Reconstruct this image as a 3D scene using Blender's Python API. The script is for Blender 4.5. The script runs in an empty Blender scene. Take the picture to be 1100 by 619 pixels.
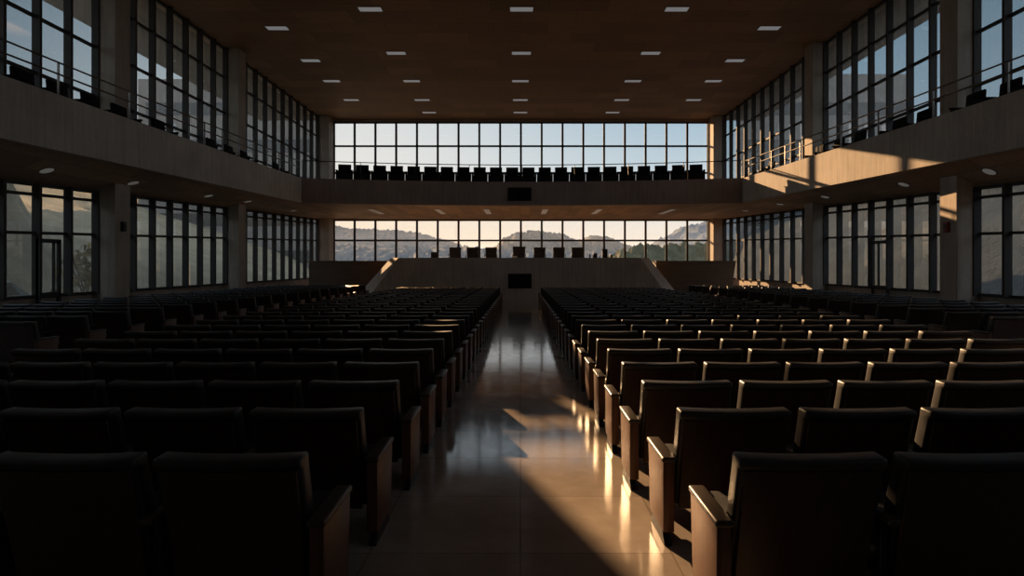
import bpy, bmesh, math, random
from mathutils import Vector, noise
random.seed(7)
S = bpy.context.scene
COL = S.collection
PI = math.pi

# ------------------------------------------------------------------ camera
EYE = 1.85
F = 650.0                      # focal length in pixels of the 1100 px frame
cam = bpy.data.cameras.new('camera')
cam.lens = 36.0 * F / 1100
cam.shift_x = -9.0 / 1100
cam.shift_y = -25.5 / 1100
cam.clip_end = 5000
camo = bpy.data.objects.new('camera', cam)
camo.location = (0, 0, EYE)
camo.rotation_euler = (PI / 2, 0, 0)
COL.objects.link(camo)
S.camera = camo
S.view_settings.view_transform = 'Standard'
S.view_settings.look = 'None'
S.view_settings.exposure = 0.3
S.view_settings.gamma = 1.0
S.view_settings.use_curve_mapping = False
S.cycles.use_denoising = True
S.cycles.max_bounces = 12
S.cycles.diffuse_bounces = 8
S.cycles.glossy_bounces = 4
S.cycles.transparent_max_bounces = 24
S.cycles.sample_clamp_indirect = 4.0
S.cycles.caustics_reflective = False
S.cycles.caustics_refractive = False


# ------------------------------------------------------------------ mesh builder
class MB:
    def __init__(self):
        self.v, self.f, self.m = [], [], []

    def add(self, verts, faces, mi=0):
        b = len(self.v)
        self.v.extend(tuple(p) for p in verts)
        for f in faces:
            self.f.append(tuple(b + i for i in f))
            self.m.append(mi)
        return self

    def box(self, x0, x1, y0, y1, z0, z1, mi=0):
        x0, x1 = min(x0, x1), max(x0, x1)
        return self.hexa([(x0, y0, z0), (x1, y0, z0), (x1, y1, z0), (x0, y1, z0),
                          (x0, y0, z1), (x1, y0, z1), (x1, y1, z1), (x0, y1, z1)], mi)

    def hexa(self, p, mi=0):
        return self.add(p, [(3, 2, 1, 0), (4, 5, 6, 7), (0, 1, 5, 4), (1, 2, 6, 5), (2, 3, 7, 6), (3, 0, 4, 7)], mi)

    def rbox(self, x0, x1, y0, y1, z0, z1, r=0.01, seg=2, mi=0, fn=None):
        """a box with rounded edges; fn moves its corner points first"""
        bm = bmesh.new()
        bmesh.ops.create_cube(bm, size=1)
        for v in bm.verts:
            v.co = Vector((x0 + (v.co.x + .5) * (x1 - x0), y0 + (v.co.y + .5) * (y1 - y0), z0 + (v.co.z + .5) * (z1 - z0)))
            if fn:
                v.co = Vector(fn(*v.co))
        bmesh.ops.bevel(bm, geom=list(bm.edges), offset=r, segments=seg, profile=.5, affect='EDGES')
        return self.take(bm, mi)

    def take(self, bm, mi=0):
        bm.verts.index_update()
        self.add([v.co[:] for v in bm.verts], [[v.index for v in f.verts] for f in bm.faces], mi)
        bm.free()
        return self

    def prism_x(self, prof, x0, x1, r=0.0, seg=2, mi=0, cuts=0, fn=None):
        """profile in (y, z), extruded along x"""
        bm = bmesh.new()
        n = cuts + 1
        rings = []
        for k in range(n + 1):
            x = x0 + (x1 - x0) * k / n
            rings.append([bm.verts.new((x, y, z)) for y, z in prof])
        bm.faces.new(rings[0][::-1])
        bm.faces.new(rings[-1])
        m = len(prof)
        for k in range(n):
            for i in range(m):
                j = (i + 1) % m
                bm.faces.new((rings[k][i], rings[k][j], rings[k + 1][j], rings[k + 1][i]))
        bmesh.ops.recalc_face_normals(bm, faces=bm.faces)
        if r:
            ed = [e for e in bm.edges if len(e.link_faces) == 2 and e.calc_face_angle() > 0.5]
            bmesh.ops.bevel(bm, geom=ed, offset=r, segments=seg, profile=.5, affect='EDGES')
        if fn:
            for v in bm.verts:
                v.co = Vector(fn(*v.co))
        return self.take(bm, mi)

    def tube(self, pts, r, n=8, mi=0):
        pts = [Vector(p) for p in pts]
        rings = []
        for i, p in enumerate(pts):
            d = (pts[min(i + 1, len(pts) - 1)] - pts[max(i - 1, 0)]).normalized()
            up = Vector((0, 0, 1)) if abs(d.z) < .9 else Vector((1, 0, 0))
            a = d.cross(up).normalized()
            b = d.cross(a)
            rings.append([p + (a * math.cos(2 * PI * k / n) + b * math.sin(2 * PI * k / n)) * r for k in range(n)])
        vs = [q for rg in rings for q in rg]
        fs = []
        for i in range(len(pts) - 1):
            for k in range(n):
                j = (k + 1) % n
                fs.append((i * n + k, i * n + j, (i + 1) * n + j, (i + 1) * n + k))
        fs.append(tuple(range(n)))
        fs.append(tuple((len(pts) - 1) * n + k for k in range(n))[::-1])
        return self.add(vs, fs, mi)

    def lathe(self, prof, c=(0, 0, 0), n=16, mi=0):
        vs, fs = [], []
        for r, z in prof:
            for k in range(n):
                a = 2 * PI * k / n
                vs.append((c[0] + r * math.cos(a), c[1] + r * math.sin(a), c[2] + z))
        for i in range(len(prof) - 1):
            for k in range(n):
                j = (k + 1) % n
                fs.append((i * n + k, i * n + j, (i + 1) * n + j, (i + 1) * n + k))
        fs.append(tuple(range(n))[::-1])
        fs.append(tuple((len(prof) - 1) * n + k for k in range(n)))
        return self.add(vs, fs, mi)

    def sweep(self, sections, mi=0, close=True):
        """sections: equal-length closed point loops; caps on both ends"""
        n = len(sections[0])
        vs = [p for s in sections for p in s]
        fs = []
        for i in range(len(sections) - 1):
            for k in range(n):
                j = (k + 1) % n
                fs.append((i * n + k, i * n + j, (i + 1) * n + j, (i + 1) * n + k))
        fs.append(tuple(range(n))[::-1])
        fs.append(tuple((len(sections) - 1) * n + k for k in range(n)))
        return self.add(vs, fs, mi)

    def mesh(self, name, mats, smooth=True):
        me = bpy.data.meshes.new(name)
        me.from_pydata(self.v, [], self.f)
        for m in (mats if isinstance(mats, (list, tuple)) else [mats]):
            me.materials.append(m)
        me.polygons.foreach_set('material_index', self.m)
        bm = bmesh.new()
        bm.from_mesh(me)
        bmesh.ops.recalc_face_normals(bm, faces=bm.faces)
        bm.to_mesh(me)
        bm.free()
        if smooth:
            me.polygons.foreach_set('use_smooth', [True] * len(me.polygons))
            me.set_sharp_from_angle(angle=math.radians(40))
        me.update()
        return me

    def obj(self, name, mats, parent=None, smooth=True, label=None):
        o = bpy.data.objects.new(name, self.mesh(name, mats, smooth))
        COL.objects.link(o)
        if parent:
            o.parent = parent
        if label:
            o['label'] = label
        return o


def tag(o, label=None, cat=None, group=None, kind=None):
    for k, v in (('label', label), ('category', cat), ('group', group), ('kind', kind)):
        if v:
            o[k] = v
    return o


def empty(name, loc=(0, 0, 0), rz=0.0, label=None, cat=None, group=None, kind=None):
    o = bpy.data.objects.new(name, None)
    COL.objects.link(o)
    o.location = loc
    o.rotation_euler = (0, 0, rz)
    o.empty_display_size = .2
    return tag(o, label, cat, group, kind)


def copy_tree(o, parent=None):
    c = o.copy()
    COL.objects.link(c)
    c.parent = parent
    for ch in list(o.children):
        copy_tree(ch, c)
    return c


# ------------------------------------------------------------------ materials
class NT:
    def __init__(self, name):
        self.mat = bpy.data.materials.new(name)
        self.mat.use_nodes = True
        self.t = self.mat.node_tree
        self.p = self.t.nodes['Principled BSDF']
        self.out = self.t.nodes['Material Output']

    def n(self, typ, **kw):
        nd = self.t.nodes.new(typ)
        for k, v in kw.items():
            if k.startswith('i_'):
                nd.inputs[k[2:].replace('_', ' ')].default_value = v
            else:
                setattr(nd, k, v)
        return nd

    def l(self, a, b):
        self.t.links.new(a, b)

    def coords(self, scale=(1, 1, 1), rot=(0, 0, 0), world=True):
        if world:
            src = self.n('ShaderNodeNewGeometry').outputs['Position']
        else:
            src = self.n('ShaderNodeTexCoord').outputs['Object']
        mp = self.n('ShaderNodeMapping')
        mp.inputs['Scale'].default_value = scale
        mp.inputs['Rotation'].default_value = rot
        self.l(src, mp.inputs['Vector'])
        return mp.outputs['Vector']

    def noise(self, vec, scale, detail=4, rough=.55):
        nd = self.n('ShaderNodeTexNoise')
        nd.inputs['Scale'].default_value = scale
        nd.inputs['Detail'].default_value = detail
        nd.inputs['Roughness'].default_value = rough
        self.l(vec, nd.inputs['Vector'])
        return nd.outputs['Fac']

    def ramp(self, fac, stops):
        r = self.n('ShaderNodeValToRGB')
        while len(r.color_ramp.elements) < len(stops):
            r.color_ramp.elements.new(.5)
        for e, (p, c) in zip(r.color_ramp.elements, stops):
            e.position = p
            e.color = (*c, 1) if len(c) == 3 else c
        self.l(fac, r.inputs['Fac'])
        return r.outputs['Color']

    def mix(self, fac, a, b, mode='MIX'):
        m = self.n('ShaderNodeMix', data_type='RGBA', blend_type=mode)
        for sock, v in ((0, fac), (6, a), (7, b)):
            if isinstance(v, (int, float)):
                m.inputs[sock].default_value = v
            elif isinstance(v, tuple):
                m.inputs[sock].default_value = (*v, 1) if len(v) == 3 else v
            else:
                self.l(v, m.inputs[sock])
        return m.outputs[2]

    def bump(self, h, strength=.2, dist=.02):
        b = self.n('ShaderNodeBump')
        b.inputs['Strength'].default_value = strength
        b.inputs['Distance'].default_value = dist
        self.l(h, b.inputs['Height'])
        self.l(b.outputs['Normal'], self.p.inputs['Normal'])

    def base(self, c):
        if isinstance(c, tuple):
            self.p.inputs['Base Color'].default_value = (*c, 1)
        else:
            self.l(c, self.p.inputs['Base Color'])
        return self

    def rough(self, r):
        if isinstance(r, (int, float)):
            self.p.inputs['Roughness'].default_value = r
        else:
            self.l(r, self.p.inputs['Roughness'])
        return self


def mat_plain(name, c, rough=.6, metal=0.0, spec=.5, var=.15, scale=6.0):
    m = NT(name)
    f = m.noise(m.coords(world=False), scale)
    m.base(m.ramp(f, [(.25, tuple(x * (1 - var) for x in c)), (.75, tuple(x * (1 + var) for x in c))])).rough(rough)
    m.p.inputs['Metallic'].default_value = metal
    m.p.inputs['Specular IOR Level'].default_value = spec
    return m.mat


def mat_leather():
    m = NT('black leather')
    v = m.coords(world=False)
    m.base(m.ramp(m.noise(v, 9, 3), [(.3, (.021, .022, .024)), (.75, (.035, .036, .038))]))
    m.rough(m.ramp(m.noise(v, 5, 3), [(.3, (.38,) * 3), (.8, (.52,) * 3)]))
    m.p.inputs['Specular IOR Level'].default_value = .5
    vo = m.n('ShaderNodeTexVoronoi')
    vo.inputs['Scale'].default_value = 260
    m.l(v, vo.inputs['Vector'])
    m.bump(vo.outputs['Distance'], .12, .002)
    return m.mat


def mat_wood(name, c0, c1, rough=.4, axis='z', world=False, scale=1.0):
    m = NT(name)
    sc = {'z': (9, 9, .7), 'y': (9, .7, 9), 'x': (.7, 9, 9)}[axis]
    v = m.coords(tuple(s * scale for s in sc), world=world)
    g = m.noise(v, 3.0, 8, .62)
    m.base(m.ramp(g, [(.3, c0), (.7, c1)])).rough(rough)
    m.bump(g, .05, .004)
    return m.mat


def mat_concrete(name, c, board=True):
    m = NT(name)
    v = m.coords()
    big = m.noise(v, .5, 5, .6)
    small = m.noise(v, 14, 6, .65)
    streak = m.noise(m.coords((5.0, 5.0, .35)), 1.6, 5, .6)
    col = m.ramp(big, [(.3, tuple(x * .82 for x in c)), (.7, tuple(x * 1.15 for x in c))])
    col = m.mix(.55, col, m.ramp(streak, [(.3, (.62, .62, .62)), (.65, (1.05, 1.05, 1.05))]), 'MULTIPLY')
    vo = m.n('ShaderNodeTexVoronoi')
    vo.inputs['Scale'].default_value = 5.5
    m.l(v, vo.inputs['Vector'])
    hole = m.ramp(vo.outputs['Distance'], [(.055, (.45, .45, .45)), (.10, (1, 1, 1))])
    col = m.mix(.8, col, hole, 'MULTIPLY')
    col = m.mix(.25, col, m.ramp(small, [(.3, (.7,) * 3), (.7, (1.1,) * 3)]), 'MULTIPLY')
    if board:                                    # pour joints every 2.6 m along the hall
        sx = m.n('ShaderNodeSeparateXYZ')
        m.l(v, sx.inputs[0])
        md = m.n('ShaderNodeMath', operation='FLOORED_MODULO')
        m.l(sx.outputs['Y'], md.inputs[0])
        md.inputs[1].default_value = 2.6
        j = m.ramp(md.outputs[0], [(0.004, (.5, .5, .5)), (.016, (1, 1, 1))])
        col = m.mix(.8, col, j, 'MULTIPLY')
    m.base(col).rough(.8)
    m.bump(m.mix(.5, small, streak), .25, .02)
    return m.mat


def mat_floor():
    m = NT('polished stone tile')
    v = m.coords()
    br = m.n('ShaderNodeTexBrick', offset=0.0, squash=1.0)
    br.inputs['Scale'].default_value = 1.0
    br.inputs['Brick Width'].default_value = .98
    br.inputs['Row Height'].default_value = .98
    br.inputs['Mortar Size'].default_value = .006
    br.inputs['Mortar Smooth'].default_value = .2
    br.inputs['Color1'].default_value = (.8, .8, .8, 1)
    br.inputs['Color2'].default_value = (1.05, 1.05, 1.05, 1)
    br.inputs['Mortar'].default_value = (.55, .52, .48, 1)
    m.l(v, br.inputs['Vector'])
    n1 = m.noise(v, 1.3, 8, .65)
    n2 = m.noise(m.coords((1, 1, 1), (0, 0, .6)), 5, 6, .7)
    col = m.ramp(n1, [(.3, (.38, .32, .27)), (.7, (.52, .45, .385))])
    col = m.mix(.5, col, m.ramp(n2, [(.35, (.75, .74, .73)), (.7, (1.08, 1.05, 1.0))]), 'MULTIPLY')
    col = m.mix(.9, col, br.outputs['Color'], 'MULTIPLY')
    m.base(col)
    m.rough(m.ramp(n2, [(.3, (.07,) * 3), (.75, (.14,) * 3)]))
    m.p.inputs['Specular IOR Level'].default_value = .85
    m.bump(m.mix(.85, n2, br.outputs['Fac']), .04, .002)
    return m.mat


def mat_panels(name, c, bw, bh, rough=.65, rot=(0, 0, 0)):
    """wide timber boards laid in panels, for ceiling and soffits"""
    m = NT(name)
    v = m.coords((1, 1, 1), rot)
    br = m.n('ShaderNodeTexBrick', offset=.5, squash=1.0)
    br.inputs['Scale'].default_value = 1.0
    br.inputs['Brick Width'].default_value = bw
    br.inputs['Row Height'].default_value = bh
    br.inputs['Mortar Size'].default_value = .008
    br.inputs['Mortar Smooth'].default_value = .1
    br.inputs['Bias'].default_value = 0
    br.inputs['Color1'].default_value = (*[x * .78 for x in c], 1)
    br.inputs['Color2'].default_value = (*[x * 1.2 for x in c], 1)
    br.inputs['Mortar'].default_value = (*[x * .3 for x in c], 1)
    m.l(v, br.inputs['Vector'])
    g = m.noise(m.coords((.5, 7, 7), rot), 2.0, 7, .65)
    col = m.mix(.7, br.outputs['Color'], m.ramp(g, [(.3, (.7, .68, .66)), (.7, (1.15, 1.15, 1.15))]), 'MULTIPLY')
    m.base(col).rough(rough)
    m.bump(g, .06, .005)
    return m.mat


def mat_glass(name, tint, ior=1.52, rough=0.0, dust_glow=.03):
    m = NT(name)
    lw = m.n('ShaderNodeLayerWeight')            # facing = 1 - |cos|, the same from both sides of the pane
    lw.inputs['Blend'].default_value = .5
    pw = m.n('ShaderNodeMath', operation='POWER')
    m.l(lw.outputs['Facing'], pw.inputs[0])
    pw.inputs[1].default_value = 5.0
    r0 = ((ior - 1) / (ior + 1)) ** 2 * 1.8      # both surfaces of the pane
    fr = m.n('ShaderNodeMath', operation='MULTIPLY_ADD')
    m.l(pw.outputs[0], fr.inputs[0])
    fr.inputs[1].default_value = 1 - r0
    fr.inputs[2].default_value = r0
    tr = m.n('ShaderNodeBsdfTransparent')
    tr.inputs['Color'].default_value = (*tint, 1)
    gl = m.n('ShaderNodeBsdfGlossy')
    gl.inputs['Roughness'].default_value = rough
    gl.inputs['Color'].default_value = (.95, .97, 1, 1)
    du = m.n('ShaderNodeBsdfTranslucent')        # dusty layer, added so panes glow warm and fill the hall
    du.inputs['Color'].default_value = (.92, .85, .75, 1)
    md = m.n('ShaderNodeMixShader')
    sp = m.noise(m.coords((1, 1, 1)), 1.1, 6, .65)
    dm = m.n('ShaderNodeMapRange')
    dm.inputs[1].default_value, dm.inputs[2].default_value = .3, .75
    dm.inputs[3].default_value, dm.inputs[4].default_value = dust_glow * .7, dust_glow * 1.3
    m.l(sp, dm.inputs[0])
    m.l(dm.outputs[0], md.inputs[0])
    m.l(tr.outputs[0], md.inputs[1])
    m.l(du.outputs[0], md.inputs[2])
    mx = m.n('ShaderNodeMixShader')
    m.l(fr.outputs[0], mx.inputs[0])
    m.l(md.outputs[0], mx.inputs[1])
    m.l(gl.outputs[0], mx.inputs[2])
    m.l(mx.outputs[0], m.out.inputs['Surface'])
    m.t.nodes.remove(m.p)
    return m.mat


def mat_emit(name, c, strength, base=(.8, .8, .8)):
    m = NT(name)
    f = m.noise(m.coords(world=False), 30)
    m.base(m.ramp(f, [(.3, tuple(x * .95 for x in base)), (.7, base)])).rough(.5)
    m.p.inputs['Emission Color'].default_value = (*c, 1)
    m.p.inputs['Emission Strength'].default_value = strength
    return m.mat


def mat_foliage(name, c0, c1, scale=1.5, rough=.9):
    m = NT(name)
    v = m.coords()
    f = m.noise(v, scale, 8, .7)
    m.base(m.ramp(f, [(.3, c0), (.7, c1)])).rough(rough)
    m.p.inputs['Specular IOR Level'].default_value = .1
    m.bump(m.noise(v, scale * 3, 6, .7), .6, .3)
    return m.mat


M = {
    'leather': mat_leather(),
    'shell': mat_wood('dark veneer', (.026, .0115, .008), (.055, .025, .017), .40),
    'panel': mat_wood('reddish timber end panel', (.075, .034, .019), (.15, .070, .041), .45),
    'pad': mat_wood('dark armrest timber', (.030, .022, .017), (.060, .045, .034), .38, 'y'),
    'steel': mat_plain('dark steel', (.030, .031, .034), .45, .8),
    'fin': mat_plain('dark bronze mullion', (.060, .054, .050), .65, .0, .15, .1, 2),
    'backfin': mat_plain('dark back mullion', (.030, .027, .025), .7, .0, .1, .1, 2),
    'rail': mat_plain('brushed steel rail', (.18, .165, .15), .35, .9, .5, .1, 3),
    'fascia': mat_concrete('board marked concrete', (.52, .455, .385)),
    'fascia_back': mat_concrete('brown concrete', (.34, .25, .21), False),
    'column': mat_concrete('column concrete', (.43, .36, .29), False),
    'wall': mat_concrete('wall concrete', (.36, .29, .23), False),
    'stage': mat_concrete('stage concrete', (.62, .52, .43), False),
    'stage_dark': mat_wood('brown stage wall', (.10, .065, .04), (.16, .105, .065), .6, 'x', True, .3),
    'floor': mat_floor(),
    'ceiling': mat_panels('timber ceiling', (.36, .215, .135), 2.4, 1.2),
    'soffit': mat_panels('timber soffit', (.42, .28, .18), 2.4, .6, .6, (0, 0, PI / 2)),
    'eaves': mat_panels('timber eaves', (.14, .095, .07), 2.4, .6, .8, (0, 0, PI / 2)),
    'deck': mat_plain('dark carpet', (.04, .03, .027), .95, 0, .2, .2, 20),
    'glass_side': mat_glass('tinted side glass', (.66, .73, .77), 1.75, 0.0, .13),
    'glass_back': mat_glass('clear back glass', (.95, .96, .97), 1.45, 0.0, .003),
    'lamp': mat_emit('lamp diffuser', (.92, .95, 1.0), .11),
    'lamp_dim': mat_emit('lamp diffuser under balcony', (1, .95, .88), .045),
    'lamp_rim': mat_plain('lamp rim', (.16, .12, .10), .5),
    'screen': mat_plain('black screen', (.004, .004, .005), .30, 0, .4, .1, 3),
    'screen_rim': mat_plain('screen rim', (.010, .010, .011), .4),
    'black': mat_plain('matt black plastic', (.012, .012, .013), .5),
    'black_cloth': mat_plain('black cloth', (.014, .013, .013), .85, 0, .12, .15, 12),
    'red': mat_plain('dark red plastic', (.22, .02, .015), .4),
    'paper': mat_plain('white paper', (.7, .68, .63), .8, 0, .2, .05),
    'ground': mat_foliage('gravel and dry grass', (.05, .045, .035), (.11, .095, .07), 2.0),
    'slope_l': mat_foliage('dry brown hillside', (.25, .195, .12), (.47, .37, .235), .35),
    'slope_r': mat_foliage('shade-tinted scrub hillside', (.028, .036, .042), (.065, .080, .088), .6),  # cool darkness of shade is put into this base colour
    'hill_haze_grey': mat_foliage('haze-grey wooded ridge', (.075, .085, .092), (.125, .138, .142), .2),  # ridge and knoll greys carry distance haze in the base colour
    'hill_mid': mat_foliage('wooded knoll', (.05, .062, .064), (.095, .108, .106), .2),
    'hill_haze_blue': mat_foliage('far haze-blue mountain', (.085, .115, .14), (.14, .175, .20), .03),  # blue of far haze mixed into the colour
    'valley': mat_foliage('haze-pale valley woods', (.085, .10, .108), (.14, .158, .166), .2),  # paleness of valley haze mixed into the woods colour
    'trees': mat_foliage('green tree belt', (.055, .058, .036), (.13, .13, .085), .35),
    'bush': mat_foliage('golden bush', (.22, .16, .045), (.50, .36, .11), 5),
    'bark': mat_plain('bark', (.06, .045, .03), .9),
    'car': mat_plain('pale blue car paint', (.50, .66, .76), .3, .1, .5, .03),
    'car_glass': mat_plain('car window', (.02, .025, .03), .1),
    'outer': mat_concrete('outer building concrete', (.22, .20, .185), False),
    'tyre': mat_plain('tyre rubber', (.015, .015, .015), .8),
}

# ------------------------------------------------------------------ room constants
XL, XR, YB, YF, ZC = -14.5, 14.6, 44.0, -6.0, 12.4
TB = (35 / 10)


def floor_z(y):
    return -.006 * y


def head_z(y):
    return min(4.22 + .0325 * (y - 16.9), 5.11)


def trans_z(y):
    return min(2.75 + .030 * (y - 16.9), 3.58)


def small_z(y):
    return head_z(y) - .33


def struct(o, label):
    return tag(o, label, None, None, 'structure')


# floor, ceiling
mb = MB()
mb.hexa([(XL - .4, YF, floor_z(YF) - .4), (XR + .4, YF, floor_z(YF) - .4), (XR + .4, YB + .5, floor_z(YB) - .4), (XL - .4, YB + .5, floor_z(YB) - .4),
         (XL - .4, YF, floor_z(YF)), (XR + .4, YF, floor_z(YF)), (XR + .4, YB + .5, floor_z(YB)), (XL - .4, YB + .5, floor_z(YB))])
struct(mb.obj('floor', M['floor'], smooth=False), 'polished stone tile floor running down the hall')
mb = MB()
mb.box(XL - .4, XR + .4, YF, YB + .4, ZC, ZC + .5)
struct(mb.obj('ceiling', M['ceiling'], smooth=False), 'brown timber panelled ceiling with rows of recessed lamps')
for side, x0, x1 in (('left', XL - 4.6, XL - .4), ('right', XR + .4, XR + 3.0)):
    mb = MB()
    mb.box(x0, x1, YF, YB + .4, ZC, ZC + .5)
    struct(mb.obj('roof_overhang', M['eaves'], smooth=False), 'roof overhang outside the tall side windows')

BAYS = {'left': [(-5.5, -.1, 4), (.7, 9.7, 7), (10.5, 20.5, 8), (21.3, 29.5, 7), (30.3, 42.9, 10)],  # first two bays each side are unseen, added for fill light near the camera
        'right': [(-5.5, -1.0, 4), (-.2, 8.8, 7), (9.6, 19.2, 8), (20.0, 28.7, 7), (29.5, 42.9, 10)]}
COLS = {'left': [(-.1, .7), (9.7, 10.5), (20.5, 21.3), (29.5, 30.3)], 'right': [(-1.0, -.2), (8.8, 9.6), (19.2, 20.0), (28.7, 29.5)]}
SILL, UP = .85, 6.08

for side, xw, sg in (('left', XL, -1), ('right', XR, 1)):
    mb = MB()
    xo = xw + sg * .4
    y0 = BAYS[side][0][0]
    mb.box(xw, xo, YF, y0, -.6, ZC)                                  # solid wall beside the camera
    mb.box(xw, xo, y0, YB, -.7, SILL)                                # sill wall
    n = 12
    secs = []
    for k in range(n + 1):
        y = y0 + (YB - y0) * k / n
        secs.append([(xw, y, head_z(y)), (xo, y, head_z(y)), (xo, y, UP), (xw, y, UP)])
    mb.sweep(secs)
    struct(mb.obj('wall_' + side, M['wall'], smooth=False), 'concrete side wall between the two storeys of windows')

# back wall
mb = MB()
mb.box(XL, XR, YB, YB + .4, -.7, .75)
mb.box(XL, XR, YB, YB + .4, 5.1, 6.6)
mb.box(XL, XR, YB, YB + .4, ZC - .2, ZC)
mb.box(XL - .4, -13.58, YB, YB + .4, -.7, ZC)
mb.box(13.68, XR + .4, YB, YB + .4, -.7, ZC)
struct(mb.obj('wall_back', M['wall'], smooth=False), 'end wall framing the two rows of back windows')
mb = MB()
mb.box(XL - .4, XR + .4, YF - .4, YF, -.6, ZC)
struct(mb.obj('wall_front', M['wall'], smooth=False), 'wall behind the camera')

# columns
for side, xw, sg in (('left', XL, -1), ('right', XR, 1)):
    for a, b in COLS[side]:
        mb = MB()
        mb.rbox(xw - sg * .75, xw + sg * .0, a, b, floor_z(b) - .05, ZC, .02, 1)
        struct(mb.obj('column', M['column']), 'square concrete column between side windows')
    mb = MB()
    mb.rbox(xw - sg * .90, xw, 42.92, YB, floor_z(YB) - .05, ZC, .02, 1)
    struct(mb.obj('column', M['column']), 'concrete corner column beside the back windows')

# side windows
win_n = 0
for side, xw, sg in (('left', XL, -1), ('right', XR, 1)):
    for bi, (a, b, n) in enumerate(BAYS[side]):
        for lvl in ('lower', 'upper'):
            win_n += 1
            fr = MB()

            def zb(y):
                return SILL if lvl == 'lower' else UP

            def zt(y):
                return head_z(y) if lvl == 'lower' else ZC
            fi = xw - sg * .24
            for k in range(n + 1):
                y = a + (b - a) * k / n
                w = .05
                y0, y1 = max(a, y - w), min(b, y + w)
                fr.hexa([(fi, y0, zb(y)), (xw, y0, zb(y)), (xw, y1, zb(y)), (fi, y1, zb(y)),
                         (fi, y0, zt(y)), (xw, y0, zt(y)), (xw, y1, zt(y)), (fi, y1, zt(y))])
            if lvl == 'lower':
                bars = [trans_z, small_z, lambda y: head_z(y) - .04, lambda y: SILL + .04]
            else:
                bars = [lambda y: 7.55, lambda y: 9.23, lambda y: 10.95, lambda y: ZC - .05, lambda y: UP + .05]
            seg = 4
            for bf in bars:
                secs = []
                h = .045
                for k in range(seg + 1):
                    y = a + (b - a) * k / seg
                    z = bf(y)
                    xi = xw - sg * .10
                    secs.append([(xi, y, z - h), (xw, y, z - h), (xw, y, z + h), (xi, y, z + h)])
                fr.sweep(secs)
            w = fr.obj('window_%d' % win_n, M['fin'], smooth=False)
            struct(w, '%s storey side window with deep dark mullions' % lvl)
            g = MB()
            xg = xw + sg * .015
            k = 6
            for q in range(k):
                ya, yb = a + (b - a) * q / k, a + (b - a) * (q + 1) / k
                g.add([(xg, ya, zb(ya)), (xg, yb, zb(yb)), (xg, yb, zt(yb)), (xg, ya, zt(ya))], [(0, 1, 2, 3)])
            g.obj('glass', M['glass_side'], w, smooth=False)

# back windows
BX0, BX1, BN = -13.58, 13.66, 18
for lvl, z0, z1, bars in (('lower', .75, 5.1, (3.58,)), ('upper', 6.6, ZC - .2, (8.5, 10.45))):
    win_n += 1
    fr = MB()
    for k in range(BN + 1):
        x = BX0 + (BX1 - BX0) * k / BN
        w = .075
        fr.box(max(BX0, x - w), min(BX1, x + w), YB + .02, YB + .10, z0, z1)
    for z in bars + (z0 + .04, z1 - .04):
        fr.box(BX0, BX1, YB + .01, YB + .10, z - .065, z + .065)
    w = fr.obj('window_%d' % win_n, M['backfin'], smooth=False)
    struct(w, '%s row of back windows facing the hills' % lvl)
    g = MB()
    g.add([(BX0, YB + .12, z0), (BX1, YB + .12, z0), (BX1, YB + .12, z1), (BX0, YB + .12, z1)], [(0, 1, 2, 3)])
    g.obj('glass', M['glass_back'], w, smooth=False)

# doors in the side glazing
for i, (side, xw, sg, a, b) in enumerate((('left', XL, -1, 17.95, 18.85), ('right', XR, 1, 23.75, 24.85))):
    mb = MB()
    x0, x1 = xw - sg * .20, xw - sg * .12
    zt = 2.62 if i == 0 else 2.80
    for (ya, yb, za, zb_) in ((a, a + .10, SILL - .85, zt), (b - .10, b, SILL - .85, zt), (a, b, zt - .12, zt), (a, b, .86, 1.0)):
        mb.box(x0, x1, ya, yb, za, zb_)
    mb.box(x0, x1, a + .62, a + .66, .9, zt)
    d = mb.obj('door_%d' % (i + 1), M['fin'], smooth=False)
    struct(d, 'narrow framed glass door set into the side glazing')
    h = MB()
    h.tube([(x0 - sg * .05, b - .22, 1.5), (x0 - sg * .05, b - .22, 1.9)], .015)
    h.obj('door_handle', M['rail'], d)

# ------------------------------------------------------------------ balconies


def xl(y):
    return -12.65 + .0503 * (y - 14.7) if y < 32.5 else -11.755


def xr(y):
    return 13.24 - .0781 * (y - 15.9) if y < 32.5 else 11.94


def arc(x):
    return 34.0 - 1.5 * (x / 11.85) ** 2


ZT = 6.47


def zbot(y):
    return 4.93 + .0131 * (min(y, 32.5) - 15)


for side, xf, xw, sg in (('left', xl, XL, -1), ('right', xr, XR, 1)):
    root = struct(empty('balcony_' + side), 'side balcony with concrete parapet')
    ys = [YF + (32.5 - YF) * k / 20 for k in range(21)]
    mb = MB()
    mb.sweep([[(xf(y), y, zbot(y)), (xf(y) + sg * .22, y, zbot(y)), (xf(y) + sg * .22, y, ZT), (xf(y), y, ZT)] for y in ys])
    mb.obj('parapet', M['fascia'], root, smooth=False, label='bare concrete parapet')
    ys2 = [YF + (YB - YF) * k / 30 for k in range(31)]
    mb = MB()
    mb.sweep([[(xf(y) + sg * .22 * (y < 32.5), y, zbot(y) + .001), (xw, y, head_z(y)), (xw, y, head_z(y) + .12), (xf(y) + sg * .22 * (y < 32.5), y, zbot(y) + .12)] for y in ys2])
    mb.obj('soffit', M['soffit'], root, smooth=False, label='timber boarded soffit')
    mb = MB()
    mb.sweep([[(xf(y) + sg * .22 * (y < 32.5), y, 5.80), (xw, y, 5.80), (xw, y, 6.06), (xf(y) + sg * .22 * (y < 32.5), y, 6.06)] for y in ys2])
    mb.obj('deck', M['deck'], root, smooth=False)
root = struct(empty('balcony_back'), 'rear balcony with curved brown parapet')
xs = [-11.755 + (11.94 + 11.755) * k / 24 for k in range(25)]
mb = MB()
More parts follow.
